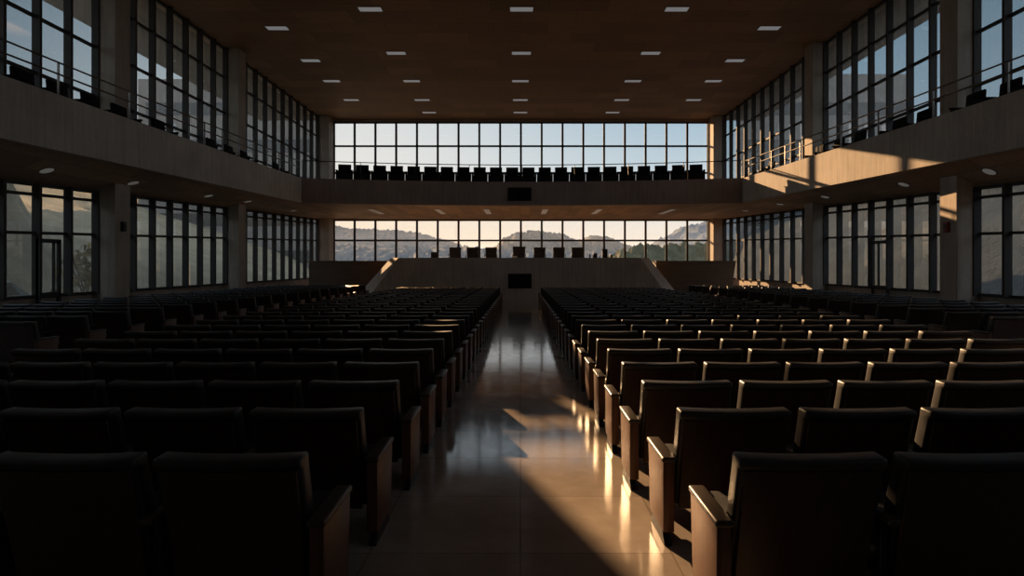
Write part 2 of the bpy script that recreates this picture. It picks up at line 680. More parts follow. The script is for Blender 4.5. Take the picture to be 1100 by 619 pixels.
mb.sweep([[(x, arc(x), zbot(32.5)), (x, arc(x) + .25, zbot(32.5)), (x, arc(x) + .25, ZT + .02), (x, arc(x), ZT + .02)] for x in xs])
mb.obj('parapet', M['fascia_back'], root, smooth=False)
mb = MB()
mb.sweep([[(x, arc(x) + .25, zbot(32.5) + .001), (x, YB, 5.1), (x, YB, 5.22), (x, arc(x) + .25, 5.3)] for x in xs])
mb.obj('soffit', M['soffit'], root, smooth=False)
mb = MB()
mb.sweep([[(x, arc(x) + .25, 6.2), (x, YB, 6.2), (x, YB, 6.4), (x, arc(x) + .25, 6.4)] for x in xs])
mb.obj('deck', M['deck'], root, smooth=False)

# railings on the parapets
PY = {'left': [1, 4, 7, 10.2, 13.4, 16.6, 19.4, 22.6, 23.6, 24.9, 26.2, 27.5, 28.8, 30.1, 31.4],
      'right': [1, 4, 7, 10, 13, 16.5, 19.2, 21.8, 24.0, 25.6, 27.0, 28.3, 29.6, 30.9, 32.0]}
for side, xf, sg, lb in (('left', xl, -1, 'two bar steel railing along the shaded grey balcony'), ('right', xr, 1, 'two bar steel railing along the sunlit balcony')):
    root = empty('railing', (xf(16), 16, ZT), 0, lb, 'railing')
    off = Vector((xf(16), 16, ZT))
    ys = [YF + .1 + (32.4 - YF - .1) * k / 30 for k in range(31)]
    for h in (.92, .60):
        mb = MB()
        mb.tube([Vector((xf(y) + sg * .12, y, ZT + h)) - off for y in ys], .027)
        mb.obj('rail', M['rail'], root)
    for y in PY[side]:
        mb = MB()
        p = Vector((xf(y) + sg * .12, y, ZT)) - off
        mb.rbox(p.x - .03, p.x + .03, p.y - .014, p.y + .014, p.z, p.z + .92, .004, 1)
        mb.rbox(p.x - .06, p.x + .06, p.y - .05, p.y + .05, p.z, p.z + .012, .003, 1)
        mb.obj('post', M['rail'], root)
root = empty('railing', (0, 34.12, ZT + .02), 0, 'long curved railing in front of the far balcony chairs', 'railing')
off = Vector((0, 34.12, ZT + .02))
mb = MB()
mb.tube([Vector((x, arc(x) + .12, ZT + .98)) - off for x in xs], .024)
mb.obj('rail', M['steel'], root)
for k in range(0, 25, 3):
    mb = MB()
    p = Vector((xs[k], arc(xs[k]) + .12, ZT + .02)) - off
    mb.rbox(p.x - .015, p.x + .015, p.y - .015, p.y + .015, p.z, p.z + .96, .003, 1)
    mb.obj('post', M['steel'], root)

# ------------------------------------------------------------------ stage
ZS = 2.22
fz = floor_z(34.4)
root = empty('stage_platform', (0, 35, fz), 0, 'pale concrete stage block with sloping sunlit end facing the aisle', 'stage')


def loc(p):
    return (p[0], p[1] - 35, p[2] - fz)


mb = MB()
FT = [(-6.93, 34.4, ZS), (6.83, 34.4, ZS)]
FB = [(-8.75, 34.4, fz), (8.55, 34.4, fz)]
BT = [(-7.75, 36.2, ZS), (7.69, 36.2, ZS)]
BB = [(-9.9, 36.2, fz), (9.63, 36.2, fz)]
mb.hexa([loc(p) for p in (FB[0], FB[1], BB[1], BB[0], FT[0], FT[1], BT[1], BT[0])])
mb.obj('front_wall', M['stage'], root, smooth=False)
mb = MB()
mb.rbox(-7.6, 7.6, 36.2 - 35, 42 - 35, 0, 1.75 - fz, .01, 1)
mb.obj('platform', M['stage_dark'], root, smooth=False)
for x0, x1, sl, lb in ((-13.25, -8.35, 0, 'low brown wall beside the stage, on the shaded balcony side'),
                       (8.5, 13.5, .35, 'low brown wall beside the stage, on the sunlit balcony side')):
    w = empty('stage_side_wall', ((x0 + x1) / 2, 38.4, floor_z(38.4)), 0, None, None, None, 'structure')
    w['label'] = lb
    z0 = floor_z(38.4)
    c = (x0 + x1) / 2
    mb = MB()
    mb.hexa([(x0 - c, -.5, 0), (x1 - c - sl, -.5, 0), (x1 - c - sl, .5, 0), (x0 - c, .5, 0),
             (x0 - c, -.5, 2.02 - z0), (x1 - c, -.5, 2.02 - z0), (x1 - c, .5, 2.02 - z0), (x0 - c, .5, 2.02 - z0)])
    mb.obj('wall_panel', M['stage_dark'], w, smooth=False)
    mb = MB()
    mb.rbox(x0 - c - .03, x1 - c + .03, -.53, .53, 2.02 - z0, 2.07 - z0, .01, 1)
    mb.obj('wall_cap', M['stage_dark'], w)


def screen(x0, x1, y, z0, z1, label):
    c = (x0 + x1) / 2
    r = empty('wall_screen', (c, y, z0), 0, label, 'screen')
    w = (x1 - x0) / 2
    mb = MB()
    h = z1 - z0
    b = .035
    mb.rbox(-w, w, -.07, 0, 0, h, .012, 2)
    mb.obj('casing', M['screen_rim'], r)
    mb = MB()
    mb.box(-w + b, w - b, -.074, -.071, b, h - b)
    mb.obj('display', M['screen'], r, smooth=False)
    mb = MB()
    mb.box(-.06, .06, -.076, -.07, .008, .022)
    mb.obj('control_strip', M['black'], r, smooth=False)


screen(-.69, .64, 34.395, .48, 1.32, 'black wall screen low on the pale stage front')
screen(-.70, .62, 33.985, 5.42, 6.16, 'black wall screen mounted on the far balcony parapet')

# ------------------------------------------------------------------ auditorium chairs
HB = .37          # half width of the back
PITCH = .83


def recl(z):
    return (.90 - z) * .245      # how far the rear of the back moves forward with depth below its top


def chair_parts(sx):
    """meshes of one auditorium chair: sx = +1 arm on +x, -1 arm on -x"""
    out = {}
    # leather backrest: leaning slab with a rolled top that dips a little in the middle
    prof = [(recl(.20) + .03, .20), (.030, .84), (.0, .850), (.0, .90), (.125, .905), (.135, .84), (recl(.42) + .135, .44), (recl(.20) + .12, .22)]

    def dip(x, y, z):
        if z > .6:
            z = z - .012 * (1 - (x / HB) ** 2) + .002
        return (x, y, z)
    mb = MB()
    mb.prism_x(prof, -HB, HB, .018, 3, 0, 6, dip)
    out['backrest'] = mb.mesh('backrest', M['leather'])
    # timber shell on the rear
    mb = MB()
    prof = [(recl(.19) - .004, .185), (.022, .835), (.036, .832), (recl(.22) + .035, .19)]
    mb.prism_x(prof, -HB + .028, HB - .028, .006, 1)
    out['back_shell'] = mb.mesh('back_shell', M['shell'])
    # seat cushion and pan
    mb = MB()
    mb.prism_x([(.29, .36), (.25, .475), (.40, .468), (.70, .485), (.735, .46), (.72, .41)], -.335, .335, .022, 3)
    out['seat'] = mb.mesh('seat', M['leather'])
    mb = MB()
    mb.prism_x([(.26, .22), (.26, .352), (.70, .40), (.70, .37), (.45, .30)], -.30, .30, .008, 1)
    out['seat_pan'] = mb.mesh('seat_pan', M['shell'])
    # shared intermediate armrest and its leg
    xc = sx * PITCH / 2
    mb = MB()
    mb.rbox(xc - .032, xc + .032, .02, .50, .555, .592, .013, 3)
    out['armrest'] = mb.mesh('armrest', M['pad'])
    mb = MB()
    mb.rbox(xc - .018, xc + .018, .12, .42, .10, .556, .006, 1)
    mb.prism_x([(.10, .0), (.10, .015), (.16, .11), (.36, .11), (.44, .015), (.44, .0)], xc - .028, xc + .028, .004, 1)
    mb.box(min(xc, sx * .29), max(xc, sx * .29), .24, .30, .24, .29)
    out['leg'] = mb.mesh('leg', M['steel'])
    return out


def end_parts(sx):
    """timber end panel on the sx side, with its arm pad and foot"""
    out = {}
    xc = sx * .447

    def taper(x, y, z):
        if z < .3:
            y = y + .018 if y < .2 else y - .03
            x = x - sx * .004
        return (x, y, z)
    mb = MB()
    mb.rbox(xc - .037, xc + .037, .005, .475, .088, .562, .006, 2, 0, taper)
    mb.box(min(xc, sx * .29), max(xc, sx * .29), .24, .30, .24, .29, 0)
    out['end_panel'] = mb.mesh('end_panel', M['panel'])
    mb = MB()
    mb.rbox(xc - .047, xc + .047, -.012, .49, .561, .598, .014, 3)
    out['arm_pad'] = mb.mesh('arm_pad', M['pad'])
    mb = MB()
    mb.prism_x([(.02, .0), (.02, .018), (.09, .09), (.36, .09), (.43, .018), (.43, .0)], xc - .026, xc + .026, .004, 1)
    out['foot'] = mb.mesh('foot', M['steel'])
    return out


CH = {s: chair_parts(s) for s in (1, -1)}
EN = {s: end_parts(s) for s in (1, -1)}


def part(name, me, parent):
    o = bpy.data.objects.new(name, me)
    COL.objects.link(o)
    o.parent = parent
    return o


def proto_chair(arm, ends):
    r = empty('auditorium_chair')
    c = CH[arm]
    b = part('backrest', c['backrest'], r)
    part('back_shell', c['back_shell'], b)['label'] = 'dark timber shell'
    part('seat', c['seat'], r)
    part('seat_pan', c['seat_pan'], r)
    if arm not in ends:
        part('armrest', c['armrest'], r)
        part('leg', c['leg'], r)
    for e in ends:
        p = part('end_panel', EN[e]['end_panel'], r)
        p['label'] = 'reddish timber end panel'
        part('arm_pad', EN[e]['arm_pad'], p)
        part('foot', EN[e]['foot'], p)
    return r


ORD = ['', 'first', 'second', 'third', 'fourth', 'fifth', 'sixth', 'seventh', 'eighth', 'ninth', 'tenth', 'eleventh', 'twelfth', 'thirteenth',
       'fourteenth', 'fifteenth', 'sixteenth', 'seventeenth', 'eighteenth', 'nineteenth', 'twentieth', 'twenty-first', 'twenty-second',
       'twenty-third', 'twenty-fourth', 'twenty-fifth', 'twenty-sixth', 'twenty-seventh', 'twenty-eighth', 'twenty-ninth', 'thirtieth']

chairs = []       # (x, y, side, block, row, place, count)


def in_frame(x, y, z=.75):
    if y < .5:
        return False
    u = 559 + F * x / y
    v = 284 + F * (EYE - (z + floor_z(y))) / y
    return -12 < u < 1112 and v < 640


for row in range(1, 29):
    y = 3.0 + (row - 1)
    n0 = 1.42 + (.04 if row == 1 else .01 if row == 2 else -.03 if row < 12 else -.04)
    for k in range(7):
        chairs.append((n0 + k * PITCH, y, 1, 'centre', row, k + 1, 7))
    for k in range(6):
        chairs.append((-n0 - k * PITCH, y, -1, 'centre', row, k + 1, 6))
for row in range(1, 20):
    y = 10.65 + 1.27 * (row - 1)
    for k in range(6):
        chairs.append((-(8.97 + k * PITCH), y, -1, 'side', row, k + 1, 6))
    y = 11.75 + 1.25 * (row - 1)
    for k in range(5 if row < 19 else 0):
        chairs.append((9.57 + k * PITCH, y, 1, 'side', row, k + 1, 5))

order = sorted([c for c in chairs if in_frame(c[0], c[1])], key=lambda c: c[1])
single = set(order[:300])
protos = {}
for c in order[:300]:
    x, y, s, block, row, place, cnt = c
    ends = []
    if place == 1:
        ends.append(-s)
    if place == cnt:
        ends.append(s)
    key = (s, tuple(ends))
    if key not in protos:
        protos[key] = r = proto_chair(s, ends)
    else:
        r = copy_tree(protos[key])
    r.location = (x, y, floor_z(y))
    sd = 'sunlit' if s > 0 else 'shady'
    if block == 'centre':
        if place == 1:
            lb = 'black leather chair with timber end panel by centre aisle, %s row from camera, %s side' % (ORD[row], sd)
        else:
            lb = 'black leather chair %s from centre aisle, %s row from camera, on the %s side' % (ORD[place], ORD[row], sd)
        gp = 'chairs in the middle block on the %s side of the aisle' % sd
    else:
        if place == 1:
            lb = 'black chair with timber end panel, %s row, side block under the %s balcony' % (ORD[row], sd)
        else:
            lb = 'black leather chair %s from its aisle, %s row, side block under the %s balcony' % (ORD[place], ORD[row], sd)
        gp = 'chairs in the side block under the %s balcony' % sd
    tag(r, lb, 'chair', gp)

# the distant rest of the rows, as one mass
keys = ['backrest', 'back_shell', 'seat', 'armrest', 'leg', 'end_panel', 'arm_pad', 'foot']
kmat = [M['leather'], M['shell'], M['leather'], M['pad'], M['steel'], M['panel'], M['pad'], M['steel']]
cache = {}


def mdata(me):
    if me.name not in cache:
        cache[me.name] = ([v.co[:] for v in me.vertices], [tuple(p.vertices) for p in me.polygons])
    return cache[me.name]


mass = MB()
for c in chairs:
    if c in single:
        continue
    x, y, s, block, row, place, cnt = c
    if abs(x) > .92 * y + 2.5:
        continue                      # far outside the frame
    src = [('backrest', CH[s]), ('back_shell', CH[s]), ('seat', CH[s])]
    es = ([-s] if place == 1 else []) + ([s] if place == cnt else [])
    if place != cnt:
        src += [('armrest', CH[s]), ('leg', CH[s])]
    src = [(k, d[k]) for k, d in src]
    for e in es:
        src += [(k, EN[e][k]) for k in ('end_panel', 'arm_pad', 'foot')]
    z = floor_z(y)
    for k, me in src:
        vs, fs = mdata(me)
        mass.add([(a + x, b + y, d + z) for a, b, d in vs], fs, keys.index(k))
o = mass.obj('auditorium_chairs', kmat)
tag(o, 'distant packed rows of black auditorium chairs near the stage', 'chairs', None, 'stuff')

# ------------------------------------------------------------------ balcony chairs


def balcony_chair_parts():
    o = {}
    mb = MB()
    mb.prism_x([(.0, .40), (-.06, 1.02), (-.03, 1.05), (.03, 1.05), (.05, 1.0), (.10, .42)], -.352, .352, .014, 2)
    o['backrest'] = mb.mesh('backrest', M['black_cloth'])
    mb = MB()
    mb.prism_x([(.06, .30), (.06, .46), (.45, .50), (.52, .47), (.52, .14), (.44, .12)], -.36, .36, .02, 2)
    o['seat'] = mb.mesh('seat', M['black_cloth'])
    for s, nm in ((-1, 'a'), (1, 'b')):
        mb = MB()
        mb.rbox(s * .405 - .058, s * .405 + .058, .0, .52, .63, .68, .015, 2)
        mb.rbox(s * .405 - .05, s * .405 + .05, .04, .48, .12, .64, .008, 1)
        o['arm' + nm] = mb.mesh('armrest', M['black_cloth'])
        mb = MB()
        mb.prism_x([(.02, .0), (.02, .02), (.12, .125), (.38, .125), (.50, .02), (.50, .0)], s * .415 - .03, s * .415 + .03, .004, 1)
        o['foot' + nm] = mb.mesh('leg', M['steel'])
    return o


BC = balcony_chair_parts()
pb = empty('balcony_chair')
part('backrest', BC['backrest'], pb)
part('seat', BC['seat'], pb)
for nm in 'ab':
    part('armrest', BC['arm' + nm], pb)
    part('leg', BC['foot' + nm], pb)
first = True
for k in range(22):
    x = -9.85 + k * (19.7 / 21)
    # chair k sits on the curve, 0.95 m behind the parapet
    r = pb if first else copy_tree(pb)
    first = False
    ang = math.atan(-3.0 * x / 11.85 ** 2)
    r.location = (x, arc(x) + .98, 6.4)
    r.rotation_euler = (0, 0, PI + ang)
    mid = 'sunlit' if k >= 11 else 'shady'
    j = k - 10 if k >= 11 else 11 - k
    tag(r, 'black chair behind the far balcony rail, %s from its centre towards the %s side' % (ORD[j], mid), 'chair', 'chairs along the far balcony')
LY = [15.2, 16.35, 17.5, 18.75, 20.0, 22.0, 25.4, 26.8, 28.1, 31.4]
RY = [14.9, 16.1, 17.3, 18.5, 20.6, 21.8, 24.0, 25.4, 26.8, 31.2]
for xf, sg, ys, sd in ((xl, -1, LY, 'shady'), (xr, 1, RY, 'sunlit')):
    for k, y in enumerate(ys):
        r = copy_tree(pb)
        r.location = (xf(y) + sg * .90, y, 6.06)
        r.rotation_euler = (0, 0, -PI / 2 if sg < 0 else PI / 2)
        tag(r, 'black chair peeking over the %s balcony parapet, %s from the camera' % (sd, ORD[k + 1]), 'chair', 'chairs along the %s balcony' % sd)

# ------------------------------------------------------------------ stage chairs and desk things


def stage_chair(x, h, w, label):
    r = empty('stage_chair', (x, 36.95, 1.755), PI, label, 'chair', 'dark chairs in a row on the stage')
    mb = MB()
    t = h
    mb.prism_x([(-.30, .48), (-.36, t), (-.31, t + .0), (-.20, .50)], -w, w, .02, 2, 0, 4,
               lambda a, b, c: (a * (.90 + .10 * min(1, max(0, (c - .5) / .4))), b, c))
    mb.obj('backrest', M['leather'], r)
    mb = MB()
    mb.rbox(-w * .92, w * .92, -.24, .26, .40, .50, .03, 3)
    mb.obj('seat', M['leather'], r)
    for s in (-1, 1):
        mb = MB()
        mb.rbox(s * w * 1.0 - .025, s * w * 1.0 + .025, -.20, .20, .66, .70, .012, 2)
        mb.rbox(s * w * 1.0 - .018, s * w * 1.0 + .018, -.03, .03, .44, .67, .005, 1)
        mb.obj('armrest', M['black'], r)
    mb = MB()
    mb.lathe([(.03, .05), (.03, .40)], n=10)
    for k in range(5):
        a = 2 * PI * k / 5 + .3
        mb.tube([(0, 0, .07), (math.cos(a) * .28, math.sin(a) * .28, .04)], .02, 6)
        mb.lathe([(.026, .0), (.03, .02), (.022, .045)], (math.cos(a) * .28, math.sin(a) * .28, 0), 8)
    mb.obj('base', M['steel'], r)
    return r


PX = lambda px, y: (px - 559) / F * y
NM = ['third', 'second', 'first']
for i, px in enumerate((489, 507.8, 527.6)):
    stage_chair(PX(px, 37.3), 1.14, .37, 'dark stage chair, %s from the tall middle one towards the shady balcony' % NM[i])
stage_chair(PX(557.6, 37.3), 1.20, .40, 'tallest dark stage chair, in the middle of the row behind the stage front')
for i, px in enumerate((579.6, 600.4, 620.2)):
    stage_chair(PX(px, 37.3), 1.14, .37, 'dark stage chair, %s from the tall middle one towards the sunlit balcony' % NM[2 - i])


def mic(px, h, label, y=35.6):
    x = PX(px, y)
    r = empty('gooseneck_microphone', (x, y, ZS), 0, label, 'microphone')
    mb = MB()
    mb.lathe([(.07, 0), (.07, .02), (.05, .03)], n=16)
    mb.obj('base', M['black'], r)
    mb = MB()
    mb.tube([(0, 0, .03), (0, .01, h * .6), (0, .06, h * .95)], .008, 6)
    mb.obj('stem', M['steel'], r)
    mb = MB()
    mb.tube([(0, .055, h * .93), (0, .09, h)], .018, 8)
    mb.obj('head', M['black'], r)


mic(560.2, .85, 'tall gooseneck microphone before the tallest stage chair')
mic(492.0, .40, 'short gooseneck microphone before the third stage chair, shady side')
mic(544.0, .26, 'small gooseneck microphone on the stage front beside the tallest chair')
mic(644.0, .30, 'small gooseneck microphone between two black boxes on the sunlit stage end')


def desk_speaker(px, w, h, label, y=35.5):
    x = PX(px, y)
    r = empty('desk_loudspeaker', (x, y, ZS), 0, label, 'loudspeaker')
    mb = MB()
    mb.rbox(-w / 2, w / 2, -.14, .14, 0, h, .02, 2)
    mb.obj('cabinet', M['black'], r)
    mb = MB()
    mb.rbox(-w / 2 + .02, w / 2 - .02, -.15, -.138, .03, h - .03, .004, 1)
    mb.obj('grille', M['screen_rim'], r)


desk_speaker(466.6, .38, .34, 'low black box standing alone at the shady end of the stage front')
desk_speaker(649.6, .30, .52, 'tallest black loudspeaker standing at the sunlit end of the stage front')
desk_speaker(639.2, .24, .28, 'short black box between stage chairs and the tallest loudspeaker')
desk_speaker(656.3, .12, .20, 'tiny black box at the very sunlit end of the stage front')
mb = MB()
mb.lathe([(.035, 0), (.04, .02), (.04, .19), (.015, .24), (.015, .27)], n=12)
o = mb.obj('water_bottle', M['car_glass'])
o.location = (PX(633.8, 35.5), 35.5, ZS)
tag(o, 'slim dark bottle on the stage front beside a short black box', 'bottle')
r = empty('name_plate', (PX(553, 35.5), 35.5, ZS), 0, 'small pale folded name plate before the tallest stage chair', 'sign')
mb = MB()
mb.prism_x([(-.05, 0), (-.003, .11), (.003, .11), (.05, 0), (.045, 0), (0, .10), (-.045, 0)], -.14, .14)
mb.obj('card', M['paper'], r, smooth=False)

# ------------------------------------------------------------------ lamps


def ceil_lamp(x, y, label):
    r = empty('ceiling_lamp', (x, y, ZC), 0, label, 'lamp', 'recessed ceiling lamps')
    mb = MB()
    for a, b, c, d in ((-.50, .50, -.25, -.22), (-.50, .50, .22, .25), (-.50, -.47, -.22, .22), (.47, .50, -.22, .22)):
        mb.box(a, b, c, d, -.02, -.0)
    mb.obj('frame', M['lamp_rim'], r, smooth=False)
    mb = MB()
    mb.box(-.47, .47, -.22, .22, -.012, -.0)
    mb.obj('diffuser', M['lamp'], r, smooth=False)


ROW = [(25.0, (-6.2, 0.05, 6.46)), (30.2, (-6.2, .05, 6.5)), (34.8, (-6.25, 0.0, 6.47)), (38.8, (-6.3, 0, 6.5)), (42.0, (-6.33, 0, 6.4))]
NTH = ['first', 'second', 'third', 'fourth', 'fifth']
for i, (y, xs_) in enumerate(ROW):
    for j, x in enumerate(xs_):
        where = ('in the line over the shady chair block', 'in the line over the centre aisle', 'in the line over the sunlit chair block')[j]
        ceil_lamp(x, y, 'recessed ceiling lamp %s, %s from the camera' % (where, NTH[i]))
for i, y in enumerate((27.0, 31.3, 34.8, 38.8)):
    for x, sd in ((-10.85, 'shady'), (11.1, 'sunlit')):
        ceil_lamp(x, y, 'recessed ceiling lamp in the line by the %s side windows, %s from the camera' % (sd, NTH[i]))


def soffit_lamp(x, y, z, sx, sy, rot, label, group):
    r = empty('soffit_lamp', (x, y, z), 0, label, 'lamp', group)
    r.rotation_euler = rot
    mb = MB()
    if sx == sy:                                  # round downlight
        mb.lathe([(sx, .0), (sx, -.008), (sx - .03, -.012), (sx - .03, .0)], n=28)
    else:                                         # long slot
        mb.rbox(-sx, sx, -sy, sy, -.012, .0, .004, 1)
    mb.obj('rim', M['lamp_rim'], r)
    mb = MB()
    if sx == sy:
        mb.lathe([(sx - .032, .0), (sx - .032, -.014), (sx - .06, -.018)], n=28)
    else:
        mb.box(-sx + .03, sx - .03, -sy + .03, sy - .03, -.016, -.010)
    mb.obj('diffuser', M['lamp_dim'], r, smooth=False)


def soffit_z(side, x, y):
    xf, xw = (xl, XL) if side == 'left' else (xr, XR)
    a = xf(y) + (-.22 if side == 'left' else .22) * (y < 32.5)
    t = (x - a) / (xw - a)
    return zbot(y) + (head_z(y) - zbot(y)) * t, (head_z(y) - zbot(y)) / (xw - a)


for side, sd, pts in (('left', 'shady', [(-13.7, 17.5), (-13.5, 21.1), (-13.4, 26.0), (-13.2, 29.3), (-13.2, 35.2)]),
                      ('right', 'sunlit', [(13.95, 18.0), (13.75, 21.7), (13.5, 26.8), (13.3, 31.0), (13.2, 35.5)])):
    for k, (x, y) in enumerate(pts):
        z, sl = soffit_z(side, x, y)
        soffit_lamp(x, y, z, .21, .21, (0, -math.atan(sl), 0), 'recessed lamp under the %s balcony, %s from the camera' % (sd, NTH[k]), 'lamps under the %s balcony' % sd)
for k, x in enumerate((-9.0, -5.0, -2.05, 1.5, 4.75, 9.15)):
    sd = 'shady' if x < 0 else 'sunlit'
    j = 2 - k if k < 3 else k - 3
    soffit_lamp(x, 37.8, 5.14, .20, 1.7, (0, 0, 0), 'long recessed lamp under the far balcony, %s from centre on the %s side' % (NTH[j], sd), 'long lamps under the far balcony')

# small boxes on the columns
for x, y, z, m_, nm, lb, cat in ((XL + .75, 20.9, 3.15, 'black', 'wall_speaker', 'small black wall speaker on the concrete column by shady windows', 'loudspeaker'),
                                 (XR - .75, 19.6, 3.05, 'red', 'wall_mounted_alarm', 'small dark red alarm box on the concrete column by sunlit windows', 'alarm')):
    s = 1 if x < 0 else -1
    r = empty(nm, (x, y, z), 0, lb, cat)
    mb = MB()
    mb.rbox(min(0, s * .10), max(0, s * .10), -.10, .10, -.17, .17, .015, 2)
    mb.obj('casing', M[m_], r)
    mb = MB()
    mb.rbox(min(s * .10, s * .115), max(s * .10, s * .115), -.06, .06, -.04, .10, .004, 1)
    mb.obj('grille' if m_ == 'black' else 'button', M['black'], r)

# ------------------------------------------------------------------ outside: ground, hills, trees


def terrain(name, x0, x1, nx, y0, y1, ny, fn, mat, label, kind='structure'):
    vs, fs = [], []
    for j in range(ny + 1):
        for i in range(nx + 1):
            x = x0 + (x1 - x0) * i / nx
            y = y0 + (y1 - y0) * j / ny
            vs.append((x, y, fn(x, y)))
    for j in range(ny):
        for i in range(nx):
            a = j * (nx + 1) + i
            fs.append((a, a + 1, a + nx + 2, a + nx + 1))
    mb = MB().add(vs, fs)
    o = mb.obj(name, mat)
    return tag(o, label, None, None, kind)


def nz(x, y, s, o=0.0):
    return noise.noise(Vector((x * s + o, y * s - o, o * .37)))


def fbm(x, y, s, o=0.0):
    return nz(x, y, s, o) + .5 * nz(x, y, s * 2.1, o + 3) + .25 * nz(x, y, s * 4.3, o + 7) + .14 * nz(x, y, s * 9, o + 11)


terrain('ground', -900, 900, 30, -200, 1200, 30, lambda x, y: -1.0 - max(0, y - 60) * .01, M['ground'], 'open ground outside the hall')


def sm(a, b, x):
    t = max(0, min(1, (x - a) / (b - a)))
    return t * t * (3 - 2 * t)




def left_slope(x, y):
    far = .34 * max(0, -x - 19)
    far = far if far < 10.5 else 10.5 + (far - 10.5) * .45
    bank = 9.6 * sm(19.5, 30, -x)                      # steeper bank outside the first bay
    k = sm(-2.5, 2.5, (y - 20.2) - (-x - 14.5))        # its end runs obliquely away from the hall
    rough = .5 * fbm(x, y, .25, 2) * sm(18, 26, -x)
    return -.2 + (bank * (1 - k) + far * k) * sm(.325, .36, -x / max(y, 1)) + rough


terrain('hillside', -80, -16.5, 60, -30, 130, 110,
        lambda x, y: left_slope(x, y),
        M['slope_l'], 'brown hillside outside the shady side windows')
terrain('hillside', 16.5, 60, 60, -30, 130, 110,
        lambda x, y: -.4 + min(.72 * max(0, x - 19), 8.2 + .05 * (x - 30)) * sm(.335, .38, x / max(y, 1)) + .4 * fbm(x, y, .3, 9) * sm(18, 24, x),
        M['slope_r'], 'scrubby hillside with shade in its colour outside the sunlit balcony side')


def ridge(name, y, dy, pts, mat, label, bump, bs, o=0.0, kind='structure'):
    """a rounded ridge whose skyline follows (pixel x, pixel y) pairs seen from the hall"""
    P = [(PX(a, y), EYE + (284 - b) / F * y) for a, b in pts]

    def top(x):
        if x <= P[0][0]:
            return P[0][1]
        for (a, h), (b, g) in zip(P, P[1:]):
            if x <= b:
                t = (x - a) / (b - a)
                t = t * t * (3 - 2 * t)
                return h + (g - h) * t
        return P[-1][1]

    def fn(x, yy):
        t = abs(yy - y) / dy
        p = max(0, 1 - t * t)
        b = bump * fbm(x, yy, bs, o)
        return -8 + (top(x) + 8) * p + b * p
    return terrain(name, P[0][0], P[-1][0], 420, y - dy, y + dy, 80, fn, mat, label, kind)


ridge('hills', 620, 150, [(660, 288), (690, 272), (715, 257), (738, 245), (757, 240), (800, 232), (860, 225), (930, 240)], M['hill_haze_blue'], 'far mountain coloured haze blue grey behind the back windows', 4, .12, 1)
ridge('hills', 430, 90, [(150, 250), (260, 246), (357, 244.5), (385, 247.5), (425, 248.5), (447, 251), (474, 258), (500, 266), (525, 280), (540, 290)], M['hill_haze_grey'], 'long haze-grey wooded ridge across the back windows', 2.2, .28, 4)
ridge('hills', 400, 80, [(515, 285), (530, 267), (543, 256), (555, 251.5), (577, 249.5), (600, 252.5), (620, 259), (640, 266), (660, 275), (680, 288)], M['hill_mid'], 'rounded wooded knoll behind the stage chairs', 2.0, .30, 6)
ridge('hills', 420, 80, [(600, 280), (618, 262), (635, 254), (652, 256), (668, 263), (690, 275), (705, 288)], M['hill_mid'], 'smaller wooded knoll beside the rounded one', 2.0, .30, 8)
ridge('hills', 270, 70, [(100, 268), (357, 264), (420, 266), (500, 268), (560, 270), (640, 271), (700, 272), (900, 270)], M['valley'], 'haze pale wooded valley floor beyond the stage', 1.7, .42, 12)
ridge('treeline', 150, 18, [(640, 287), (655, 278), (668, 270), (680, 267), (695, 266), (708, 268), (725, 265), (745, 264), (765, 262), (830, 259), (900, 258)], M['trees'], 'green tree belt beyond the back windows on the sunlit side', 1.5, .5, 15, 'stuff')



def outbuilding(x0, x1, y0, y1, zt, label, sl=0.0):
    c, h = (x0 + x1) / 2, (x1 - x0) / 2
    r = empty('building', (c, y0, -1.2), 0, label, 'building')
    mb = MB()
    e = y1 - y0
    q = [(-h, 0), (h, 0), (h + sl, e), (-h + sl, e)]
    mb.hexa([(a, b, 0) for a, b in q] + [(a, b, zt + 1.2) for a, b in q])
    mb.obj('walls', M['outer'], r, smooth=False)
    mb = MB()
    mb.hexa([(a, b, zt + 1.2) for a, b in q] + [(a, b, zt + 1.7) for a, b in q])
    mb.obj('roof', M['outer'], r)
    for k in range(5):
        mb = MB()
        z = 3.2 + k * 4.4
        mb.box(-h + 1, h - 1, -.06, .02, z, z + 1.5)
        mb.obj('window_band', M['car_glass'], r, smooth=False)


outbuilding(-45.5, -24.0, 72, 77, 23.4, 'grey brown block rising behind the tall windows of the shady balcony', -1.8)
outbuilding(26.0, 46.8, 72, 77, 24.0, 'grey block rising behind the tall windows of the sunlit balcony', 1.8)

# morning haze lying in the valley
hz = bpy.data.materials.new('valley haze')
hz.use_nodes = True
nt = hz.node_tree
nt.nodes.remove(nt.nodes['Principled BSDF'])
vs_ = nt.nodes.new('ShaderNodeVolumeScatter')
vs_.inputs['Color'].default_value = (.72, .84, 1, 1)
vs_.inputs['Density'].default_value = .0006
vs_.inputs['Anisotropy'].default_value = .25
nt.links.new(vs_.outputs[0], nt.nodes['Material Output'].inputs['Volume'])
mb = MB()
mb.box(-600, 600, 172, 800, -6, 20)
tag(mb.obj('haze', hz, smooth=False), 'thin haze lying over the wooded valley', None, None, 'stuff')

# golden bush and car seen through the shady side glazing


